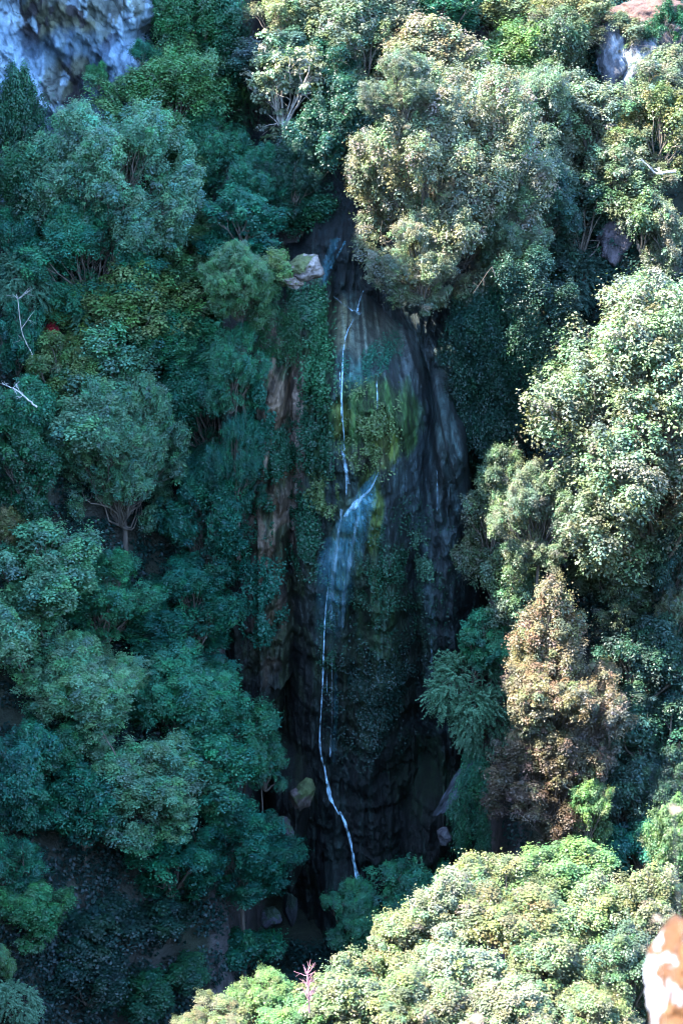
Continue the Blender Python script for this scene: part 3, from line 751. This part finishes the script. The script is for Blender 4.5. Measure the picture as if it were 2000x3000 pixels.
(500, 2320, 140, 90, 'broad', 'f', 'leftmost sunlit crown of the foreground group', 71),
(420, 2355, 90, 60, 'broad', 'f', 'lowest sunlit sprig at the bottom edge left of the others', 70),
]
for row in T:
    x, y, w, h, kind, col, lab = row[:7]; Yd = row[7] if len(row) > 7 else None
    fgd = y > 1900 and Yd is not None and Yd < 80
    if fgd: y += 26
    kf = 1.0 if kind == 'mega' else 1.10 if kind == 'giant' else 1.12 if (480 <= x <= 640 and 850 < y < 1800) else 1.25
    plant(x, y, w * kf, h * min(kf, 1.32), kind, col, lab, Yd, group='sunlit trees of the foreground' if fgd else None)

# ------------------------------------------------------------------ undergrowth on the slopes: nobody could count it
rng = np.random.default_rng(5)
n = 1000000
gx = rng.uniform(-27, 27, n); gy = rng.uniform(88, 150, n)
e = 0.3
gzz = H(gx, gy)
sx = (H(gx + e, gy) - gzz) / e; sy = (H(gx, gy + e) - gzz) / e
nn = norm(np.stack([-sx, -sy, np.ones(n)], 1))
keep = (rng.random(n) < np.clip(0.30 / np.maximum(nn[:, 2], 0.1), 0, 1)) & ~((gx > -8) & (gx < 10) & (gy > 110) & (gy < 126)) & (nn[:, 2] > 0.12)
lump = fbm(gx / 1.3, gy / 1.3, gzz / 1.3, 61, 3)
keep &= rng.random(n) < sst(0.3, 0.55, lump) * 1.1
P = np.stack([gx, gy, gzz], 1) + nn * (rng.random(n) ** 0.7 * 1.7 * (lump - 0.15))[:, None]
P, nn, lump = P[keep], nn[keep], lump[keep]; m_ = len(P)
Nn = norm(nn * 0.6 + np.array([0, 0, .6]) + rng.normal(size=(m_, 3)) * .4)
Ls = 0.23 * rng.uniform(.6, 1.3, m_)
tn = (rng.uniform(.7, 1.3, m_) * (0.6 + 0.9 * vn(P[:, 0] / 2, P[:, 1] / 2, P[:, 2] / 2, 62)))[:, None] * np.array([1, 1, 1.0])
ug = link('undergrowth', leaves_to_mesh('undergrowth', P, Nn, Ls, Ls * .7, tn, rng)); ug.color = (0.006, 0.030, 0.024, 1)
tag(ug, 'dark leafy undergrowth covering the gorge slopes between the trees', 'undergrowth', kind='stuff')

# ------------------------------------------------------------------ the wood goes on to both sides of the view
def wood():
    rg = np.random.default_rng(77); Vs, Cs = [], []
    src = [PROTO['bush'][k][0] for k in range(3)]; pre = []
    for me in src:
        v = np.empty(len(me.vertices) * 3, np.float32); me.vertices.foreach_get('co', v); v = v.reshape(-1, 4, 3)
        c = np.empty(len(me.vertices) * 4, np.float32); me.color_attributes['tint'].data.foreach_get('color', c); c = c.reshape(-1, 4, 4)[:, :, :3]
        pre.append((v[::2], c[::2]))
    for yy in np.arange(94, 152, 5.0):
        for sgn in (-1, 1):
            for k in range(3):
                r = rg.uniform(2.6, 3.8); x = sgn * (0.1662 * 1.12 * yy + 4.6 + k * 4.6 + rg.uniform(-.6, .6)); y = yy + rg.uniform(-1.5, 1.5)
                if x < -28: continue
                v, c = pre[rg.integers(0, 3)]; a = rg.uniform(0, 6.28); ca, sa = math.cos(a), math.sin(a)
                w = v @ np.array([[ca, sa, 0], [-sa, ca, 0], [0, 0, 1]]) * r + np.array([x, y, float(H(x, y)) + r * .8])
                Vs.append(w.reshape(-1, 3)); Cs.append((c * np.array(COLS['t' if sgn < 0 else 'q']) * rg.uniform(.8, 1.2)).reshape(-1, 3))
    V = np.concatenate(Vs); o = link('woodland', mesh_from('woodland', V, np.arange(len(V)).reshape(-1, 4), M_LEAF, np.concatenate(Cs)))
    return tag(o, 'wood that continues on the gorge slopes to both sides', 'wood', kind='stuff')
wood()

# ------------------------------------------------------------------ moss and creepers growing on the rock of the fall
def creeper(cx, cy, rx, ry, n, col, label, size=0.17, name='ivy', thick=0.28, soft=1.0, cat='ivy'):
    rg = np.random.default_rng(int(cx * 7 + cy))
    a, b = cliff_hit(cx - rx, cy), cliff_hit(cx + rx, cy); c0, c1 = cliff_hit(cx, cy - ry), cliff_hit(cx, cy + ry)
    mx, mz = (a[0] + b[0]) / 2, (c0[2] + c1[2]) / 2; hx, hz = abs(b[0] - a[0]) / 2, abs(c0[2] - c1[2]) / 2
    q = rg.normal(size=(n * 2, 2)) * 0.5
    x = mx + q[:, 0] * hx; z = mz + q[:, 1] * hz
    lum = fbm(x / 0.7, z / 1.1, 0, 66, 3); k = (rg.random(len(x)) < sst(0.36, 0.56, lum)) & (np.abs(q).max(1) < 1.15); x, z, lum = x[k], z[k], lum[k]
    y = cliff_y(x, z); e = .15
    dx = (cliff_y(x + e, z) - y) / e; dz = (cliff_y(x, z + e) - y) / e
    nr = norm(np.stack([dx, -np.ones_like(x), dz], 1))
    P = np.stack([x, y, z], 1) + nr * (rg.random(len(x)) * thick * (0.3 + lum))[:, None]
    Nn = norm(nr * .6 + np.array([0, -.1, .6]) + rg.normal(size=P.shape) * .4)
    L = size * rg.uniform(.6, 1.3, len(P)); tt = (rg.uniform(.7, 1.3, len(P)) * (0.5 + lum))[:, None] * np.ones(3)
    org = np.array([mx, float(cliff_y(mx, mz)), mz])
    o = link(name, leaves_to_mesh(name, P - org, Nn, L, L * .7, tt, rg), loc=org); o.color = (*COLS[col], 1)
    return tag(o, label, cat, 'creepers on the waterfall cliff')
creeper(930, 1010, 50, 150, 4200, 'g', 'green ivy on the rock rib left of the thin upper stream')
creeper(925, 1270, 45, 130, 2600, 'd', 'green ivy strip between brown wall and mossy face')
creeper(1080, 1250, 85, 120, 3500, 'l', 'green moss and creepers in the centre of the dome face', size=.14)
creeper(945, 1440, 45, 60, 2500, 'l', 'bright green moss tuft left of the blue water fan', size=.13, cat='moss')
creeper(815, 1330, 60, 70, 3200, 'd', 'dark creeper across the brown wall just above its middle')
creeper(860, 900, 90, 70, 5000, 'd', 'dark ivy on the rock edge below the pale outcrop')
creeper(760, 1180, 35, 160, 4000, 'T', 'teal ivy along the left border of the brown wall')
creeper(800, 1520, 70, 60, 3500, 'd', 'dark creeper hanging in the middle of the brown wall')
creeper(890, 1560, 50, 130, 3000, 'd', 'dark creeper between brown wall and blue veil')
creeper(770, 1760, 60, 120, 5000, 'T', 'teal creeper low on the left rock wall')
creeper(1230, 1620, 40, 70, 1500, 's', 'pale green fern tuft on the right hand drapery', size=.14, cat='fern', name='fern')
creeper(1090, 1060, 80, 50, 1500, 'T', 'teal moss under the brow of the dome', size=.12, cat='moss', name='moss')
creeper(1150, 1700, 160, 200, 3500, 'd', 'sparse dark moss on the lower right of the dome', size=.12, cat='moss', name='moss')
creeper(1100, 2050, 150, 200, 4500, 'k', 'blackish moss on the mounds near the cliff foot', size=.13, cat='moss', name='moss')
creeper(960, 1850, 25, 160, 1500, 'd', 'thin dark moss strip beside the long white stream', size=.12, cat='moss', name='moss')

# ------------------------------------------------------------------ waterfall
wf_root_p = cliff_hit(1050, 925)
wf = empty('waterfall', wf_root_p, 'thin white waterfall running down the dark mossy tufa cliff', 'waterfall')
def stream(name, pts, mat, off=0.10, strands=1, amp=1.0, seed=0, edge=0.0, wob=1.1, na=7):
    """pts: (x, y, half width in source pixels, strength) down the face"""
    rg = np.random.default_rng(seed + len(pts))
    pts = np.array(pts, float); seg = np.concatenate([[0], np.cumsum(np.hypot(*np.diff(pts[:, :2], axis=0).T))])
    nn_ = max(int(seg[-1] / 5), 6); t = np.linspace(0, seg[-1], nn_)
    X_ = np.interp(t, seg, pts[:, 0]); Y_ = np.interp(t, seg, pts[:, 1]); Wd = np.interp(t, seg, pts[:, 2]); St = np.interp(t, seg, pts[:, 3])
    V, F, C = [], [], []; base = 0
    for s in range(strands):
        ph = rg.uniform(0, 100); shift = (fbm(t / 70 + ph, 0, 0, seed, 3) - 0.5) * 2 * amp * Wd * (1 if strands > 1 else .4)
        ww = Wd * (0.5 if strands > 1 else 1.0) * (1 - wob / 2 + wob * fbm(t / 14 + ph, 7, 0, seed + 3, 4)) * (0.75 if edge == 0 else 1); br = 0.35 + 1.1 * sst(0.3, 0.65, fbm(t / 9 + ph, 11, 0, seed + 4, 3)) if edge == 0 else np.ones(nn_)
        rows = []
        cen = np.array([cliff_hit(X_[i] + shift[i], Y_[i]) for i in range(nn_)])
        ker = np.ones(9) / 9.0
        if nn_ > 12: cen = np.stack([np.convolve(np.pad(cen[:, q_], 4, mode='edge'), ker, 'valid') for q_ in range(3)], 1)
        # the water leaves small ledges in a smooth line: keep in front of the rock
        for i in range(nn_):
            yy = cen[max(0, i - 6):i + 1, 1].min() if i else cen[i, 1]
            D = cen[i, 1] * CP - cen[i, 2] * SP; hw = ww[i] * D * TANV / 1500
            for k in range(na):
                u = k / (na - 1) * 2 - 1
                x = cen[i, 0] + u * hw; y = float(cliff_y(x, cen[i, 2]))
                yv = min(y, yy + 0.15) - off * (1 - 0.35 * u * u)
                V.append((x, yv, cen[i, 2])); C.append((St[i] * br[i] * (1 - edge * u * u) * (0 if (edge and abs(u) > .99) else 1),) * 3)
        i_ = np.arange(nn_ * na).reshape(nn_, na) + base
        F.append(np.stack([i_[:-1, :-1].ravel(), i_[1:, :-1].ravel(), i_[1:, 1:].ravel(), i_[:-1, 1:].ravel()], 1)); base += nn_ * na
    V = np.array(V) - wf_root_p
    return link(name, mesh_from(name, V, np.concatenate(F), mat, np.array(C), True), wf)
stream('upper_veil', [(985, 690, 20, .25), (962, 770, 16, .3), (948, 840, 9, .3)], M_VEIL, seed=1, edge=.9)
stream('upper_veil', [(1015, 700, 4, .3), (975, 770, 3, .3), (952, 840, 2, .3)], M_VEIL, seed=2, off=.15)
stream('feeder', [(1064, 848, 2, .35), (1052, 880, 3, .5), (1046, 908, 4, .7)], M_WATER, seed=3, strands=2, off=.16)
stream('feeder', [(968, 858, 2, .2), (1010, 890, 3, .4), (1040, 912, 6, .9), (1062, 918, 4, .6)], M_WATER, seed=4, off=.16)
stream('upper_stream', [(1040, 925, 3, .5), (1014, 975, 2.5, .5), (1004, 1030, 2.5, .65), (1001, 1100, 3, .9), (1000, 1150, 2.6, .9), (1003, 1220, 2.5, .8), (1008, 1300, 2.5, .6), (1014, 1400, 4, .6), (1015, 1460, 2, .3)], M_WATER, seed=5, strands=2, off=.14)
stream('side_stream', [(995, 1080, 2, .6), (998, 1170, 2, .8), (1001, 1240, 2, .5)], M_WATER, seed=6, off=.2)
stream('side_stream', [(1102, 1105, 1.5, .4), (1105, 1150, 2, .7), (1105, 1200, 1.5, .3)], M_WATER, seed=7, off=.2)
stream('side_stream', [(1000, 1310, 9, .25), (1012, 1370, 13, .5), (1018, 1420, 9, .3)], M_WATER, seed=8, off=.2, strands=2)
stream('bright_jet', [(1106, 1383, 2, .5), (1098, 1402, 3, .7), (1082, 1432, 7, .45), (1055, 1460, 14, .35), (1025, 1487, 16, .6), (1008, 1510, 12, .3)], M_WATER, seed=9, off=.35, strands=4)
stream('water_fan', [(1108, 1370, 4, .2), (1085, 1415, 22, .6), (1048, 1480, 40, .7), (1020, 1540, 56, .55), (990, 1630, 66, .36), (968, 1760, 56, .20), (955, 1900, 36, 0)], M_VEIL, seed=10, off=.3, edge=1.0, wob=.15, na=21)
stream('long_stream', [(963, 1708, 1.5, .7), (955, 1760, 2.5, 1), (950, 1850, 2.5, 1), (946, 1980, 2.5, 1), (939, 2100, 3, 1), (935, 2180, 4, .8), (945, 2235, 4, .8)], M_WATER, seed=11, off=.22)
stream('side_stream', [(970, 1890, 1.5, .2), (972, 1960, 1.5, .3), (972, 2100, 1.5, .2), (966, 2220, 2.5, .3)], M_WATER, seed=12, off=.2)
stream('side_stream', [(958, 1960, 1.5, .4), (957, 2010, 2, .5), (956, 2060, 1.5, .3)], M_WATER, seed=13, off=.2)
stream('lower_cascade', [(945, 2230, 6, 1), (955, 2270, 9, 1), (962, 2330, 11, 1), (972, 2352, 8, 1), (990, 2370, 6, 1), (1008, 2400, 8, 1), (1020, 2440, 8, 1), (1032, 2490, 9, 1), (1048, 2550, 10, 1), (1062, 2610, 10, 1)], M_WATER, seed=14, off=.22, strands=2)
stream('fine_veil', [(1000, 1480, 5, .35), (985, 1600, 8, .3), (970, 1720, 9, .2), (965, 1850, 6, .05)], M_WATER, seed=21, off=.34, edge=1.0)
stream('fine_veil', [(1050, 1500, 5, .30), (1030, 1600, 7, .28), (1010, 1720, 8, .15), (1000, 1850, 6, .03)], M_WATER, seed=22, off=.34, edge=1.0)
stream('fine_veil', [(985, 1960, 6, .12), (983, 2080, 8, .15), (978, 2230, 9, .12)], M_VEIL, seed=23, off=.25, edge=1.0)
stream('side_stream', [(1262, 1850, 1.5, .3), (1264, 1920, 2, .35), (1262, 2000, 1.5, .2)], M_WATER, seed=15, off=.2)
stream('side_stream', [(1278, 1370, 1.5, .3), (1280, 1440, 2, .4), (1279, 1500, 1.5, .2)], M_WATER, seed=16, off=.2)

# ------------------------------------------------------------------ rocks
def rock(name, px, py, Yd, size, seed, col1, col2, label, cat='rock', group=None, rough=0.35, mat=M_ROCK, sub=5, yaw=0.0, roll=0.0, moss=None):
    c = at(px, py, Yd) if Yd else hit(px, py, size[2] * 0.4)
    import bmesh
    bm = bmesh.new(); bmesh.ops.create_icosphere(bm, subdivisions=sub, radius=1.0)
    v = np.array([q.co[:] for q in bm.verts]); f = np.array([[w.index for w in q.verts] for q in bm.faces]); bm.free()
    # facets: cut the ball with planes, then break it up
    rg = np.random.default_rng(seed); d = norm(rg.normal(size=(16, 3))); h = rg.uniform(0.62, 0.95, 16)
    r = np.min(np.where((v @ d.T) > 0.05, h / np.maximum(v @ d.T, .05), 9), axis=1); r = np.minimum(r, 1.05)
    r = r * (1 + rough * (fbm(v[:, 0] * 1.7 + seed, v[:, 1] * 1.7, v[:, 2] * 1.7, seed, 5) - .5) + 0.10 * (fbm(v[:, 0] * 9, v[:, 1] * 9, v[:, 2] * 9, seed + 5, 3) - .5))
    nz = v[:, 2].copy(); V = v * r[:, None] * np.array(size)
    n = fbm(v[:, 0] * 2.5, v[:, 1] * 2.5, v[:, 2] * 2.5, seed + 9, 5); m = sst(.40, .56, n)[:, None]
    C = np.array(col1) * (1 - m) + np.array(col2) * m
    if moss is not None:
        q = sst(0.1, .5, nz + (n - .5) * 2.4)[:, None]; C = C * (1 - q) + np.array(moss) * q
    o = link(name, mesh_from(name, V, f, mat, C, True), loc=c); o.rotation_euler = (0, roll, yaw)
    return tag(o, label, cat, group)
rock('rock_outcrop', 885, 785, 113.2, (1.25, 1.2, 0.8), 3, (.22, .19, .17), (.07, .055, .045), 'pale jagged rock outcrop jutting out left of the upper stream', roll=-.35, rough=.9, moss=(.07, .09, .03))
rock('rock_outcrop', 860, 825, 112.8, (.6, .8, 0.42), 4, (.28, .25, .23), (.14, .11, .09), 'pale lower lip of rock under the jutting outcrop', rough=.9)
rock('boulder', 882, 2330, 109.5, (.75, .8, 1.15), 7, (.13, .10, .09), (.08, .065, .05), 'brown boulder hanging left of the lower cascade', rough=.7, moss=(.07, .10, .035), roll=.2)
rock('boulder', 820, 2440, 107.5, (.95, .9, 1.4), 8, (.06, .055, .06), (.04, .035, .04), 'grey brown boulder low on the left bank of the gorge', rough=.7, moss=(.03, .06, .03))
rock('boulder', 795, 2690, 106, (.55, .6, .75), 9, (.05, .055, .07), (.03, .03, .04), 'bluish small boulder at the dark gorge bottom', rough=.7, moss=(.02, .045, .025))
rock('boulder', 850, 2660, 108, (.45, .6, 1.3), 10, (.02, .025, .03), (.014, .018, .02), 'blackish upright rock at the gorge bottom', moss=(.012, .03, .018))
rock('rock_slab', 1350, 2290, 107.8, (.32, 1.4, 2.3), 11, (.10, .13, .17), (.02, .03, .035), 'bluish slab sloping down right of the dark mounds', roll=.62, rough=.9)
rock('boulder', 1300, 2450, 104, (.5, .5, .55), 12, (.06, .065, .07), (.03, .03, .035), 'small grey rock beside the feathery teal tree', rough=.6)
rock('rock_outcrop', 1790, 170, None, (1.3, 1.6, 2.3), 14, (.17, .20, .24), (.07, .075, .09), 'blue grey rock face below the olive small tree, left one', rough=.9)
rock('rock_outcrop', 1870, 205, None, (1.5, 1.6, 2.0), 15, (.19, .22, .26), (.07, .075, .09), 'blue grey rock face at upper right, wider right one', rough=.9)
rock('rock_outcrop', 1960, 130, None, (1.4, 1.6, 1.7), 16, (.10, .08, .09), (.04, .035, .04), 'dark purple rock under the red bank at the right edge', rough=.9)
rock('earth_bank', 1900, 40, None, (2.6, 2.0, 1.5), 17, (.16, .085, .065), (.10, .055, .045), 'bare reddish earth bank in the top right corner', cat='bank', rough=.8)
rock('rock_outcrop', 1800, 700, None, (1.2, 1.5, 1.6), 18, (.11, .09, .10), (.05, .045, .05), 'pinkish grey rock below the silvery trees near the right edge', rough=.9)
rock('rock_outcrop', 1835, 575, None, (.8, 1, 1.1), 19, (.22, .15, .13), (.12, .09, .08), 'brownish rock between trees near the right edge', rough=.9)
rock('rock_outcrop', 640, 570, None, (1.9, 1.5, 1.6), 20, (.26, .22, .26), (.12, .10, .13), 'purplish rock showing between crowns left of the bare trunk', rough=.9)

# ------------------------------------------------------------------ bare limbs and trunks
def limb(name, pts, r, mat, label, Yd, cat='branch', side=5, seed=0, group='bare branches'):
    """pts in source pixels at depth Yd (or per point); a main limb with side twigs"""
    rg = np.random.default_rng(seed); P = np.array([at(p[0], p[1], p[2] if len(p) > 2 else Yd) for p in pts]); c = P[0].copy(); P = P - c
    t = np.linspace(0, 1, len(P)); tt = np.linspace(0, 1, 16); Q = np.stack([np.interp(tt, t, P[:, i]) for i in range(3)], 1) + rg.normal(size=(16, 3)) * r * .3
    parts = [tube(Q, np.linspace(r, r * .3, 16))]
    Ltot = np.linalg.norm(P[-1] - P[0])
    for k in range(side):
        q = Q[rg.integers(5, 15)]; dd = norm(Q[-1] - Q[0]) + rg.normal(size=3) * .8
        e_ = q + norm(dd) * Ltot * rg.uniform(.15, .38)
        parts.append(tube(curve(rg, q, e_, r * .35, 6), np.linspace(r * .4, r * .12, 6), 5))
        for z in range(2):
            q2 = e_ * .5 + q * .5; e2 = q2 + norm(dd + rg.normal(size=3) * .8) * Ltot * .14
            parts.append(tube(curve(rg, q2, e2, r * .2, 4), np.linspace(r * .22, r * .08, 4), 4))
    V, F = join(parts)
    return tag(link(name, mesh_from(name, V, F, mat, None, True), loc=c), label, cat, group)
def shoot(x, y, hc):                     # depth of the slope's crown level where this spot lies
    return float(hit(x, y, hc)[1])
d1 = shoot(60, 1170, 4.5)
limb('dead_branch', [(108, 1192), (80, 1168), (45, 1140), (18, 1128)], .055, M_DEAD, 'white bare dead branch near the left edge', d1 - 3.5, side=7, seed=3)
d2 = shoot(350, 1000, 5.0)
limb('leaning_trunk', [(352, 1048), (338, 1008), (322, 985), (270, 985)], .045, M_PALE, 'thin leaning bare trunk with twigs on the left slope', d2 - 2.5, cat='trunk', side=5, seed=4, group='bare leaning trunks')
d3 = shoot(60, 900, 4.5)
limb('leaning_trunk', [(100, 1070), (92, 1030), (64, 975), (54, 880), (50, 860)], .045, M_PALE, 'thin pale bare trunk near the left edge above the white dead branch', d3 - 2.5, cat='trunk', side=5, seed=5, group='bare leaning trunks')
limb('bare_bush', [(905, 2965), (905, 2915), (900, 2850)], .035, M_PINK, 'pinkish leafless bush among the foreground treetops', 65, cat='bush', side=34, seed=6, group='leafless bushes')
limb('dead_branch', [(1450, 810), (1440, 780), (1385, 860)], .03, M_BARK, 'thin grey twig hanging under the sunlit group', 111, side=4, seed=7)
limb('dead_branch', [(340, 2210, 100), (315, 2170, 100), (300, 2140, 100)], .04, M_BARK, 'thin dark dead twig between crowns low on the left slope', 100, side=5, seed=8)
limb('dead_branch', [(1980, 500, 112), (1925, 512, 112), (1880, 470, 112)], .09, M_PALE, 'brownish bare limb at the right edge among silvery leaves', 112, side=4, seed=9)

# ------------------------------------------------------------------ the near rock with lichen, close to the camera
def near_rock():
    import bmesh
    d = ray(2052, 2955); c = d * (6.0 / d[1])
    bm = bmesh.new(); bmesh.ops.create_icosphere(bm, subdivisions=6, radius=1.0)
    v = np.array([q.co[:] for q in bm.verts]); f = np.array([[w.index for w in q.verts] for q in bm.faces]); bm.free()
    r = 1 + .75 * (fbm(v[:, 0] * 1.7 + 3, v[:, 1] * 1.5, v[:, 2] * 1.5, 8, 4) - .5) + .07 * (fbm(v[:, 0] * 8, v[:, 1] * 8, v[:, 2] * 8, 9, 3) - .5)
    V = v * r[:, None] * np.array([0.20, 0.30, 0.30])
    n = fbm(v[:, 0] * 3.4, v[:, 1] * 3.4, v[:, 2] * 3.4, 18, 4); n2 = fbm(v[:, 0] * 6, v[:, 1] * 6, v[:, 2] * 6, 19, 3)
    side = v[:, 0] * 0.9 - v[:, 2] * 0.10
    m = sst(-.81, -.73, side + (n - .5) * .9)[:, None]; m2 = sst(.5, .62, n2)[:, None]
    C = np.array([.30, .29, .30]) * (1 - m) + (np.array([.070, .024, .002]) * (1 - m2) + np.array([.078, .034, .008]) * m2) * m
    o = link('lichen_rock', mesh_from('lichen_rock', V, f, M_ROCKN, C, True), loc=c)
    tag(o, 'white blurred rock with orange lichen in the lower right corner', 'rock')
    return c
M_ROCKN = rock_mat('near_rock', rough=.8, zst=1, s1=9, bump=.01)
nr = near_rock()
def stalk(px, py, Yd, seed, label):
    """a dry flower stalk growing near the camera, thrown out of focus by the lens"""
    rg = np.random.default_rng(seed); tip = at(px, py, Yd); base = np.array([tip[0] + .06, tip[1], tip[2] - .5]); c = base
    root = empty('dry_flower', c, label, 'flower', 'dry flower stalks near the camera')
    V, F = tube(curve(rg, (0, 0, 0), tip - c, .004, 8), np.full(8, .0005), 5)
    link('stem', mesh_from('stem', V, F, M_PALE, None, True), root)
    k = 70; P = (tip - c) + rg.normal(size=(k, 3)) * np.array([.008, .008, .006]); N_ = sph(rg, k)
    h = link('flower_head', leaves_to_mesh('flower_head', P, N_, np.full(k, .008), np.full(k, .005), rg.uniform(.8, 1.2, k)[:, None] * np.ones(3), rg), root)
    h.color = (.45, .33, .26, 1)
stalk(1925, 2690, 5.8, 1, 'blurred pinkish dry flower just above the lichen rock')
stalk(1975, 2372, 5.6, 2, 'blurred pinkish dry flower at the right edge above the lichen rock')
stalk(1395, 2985, 5.0, 3, 'blurred pinkish dry flower on the bottom edge')
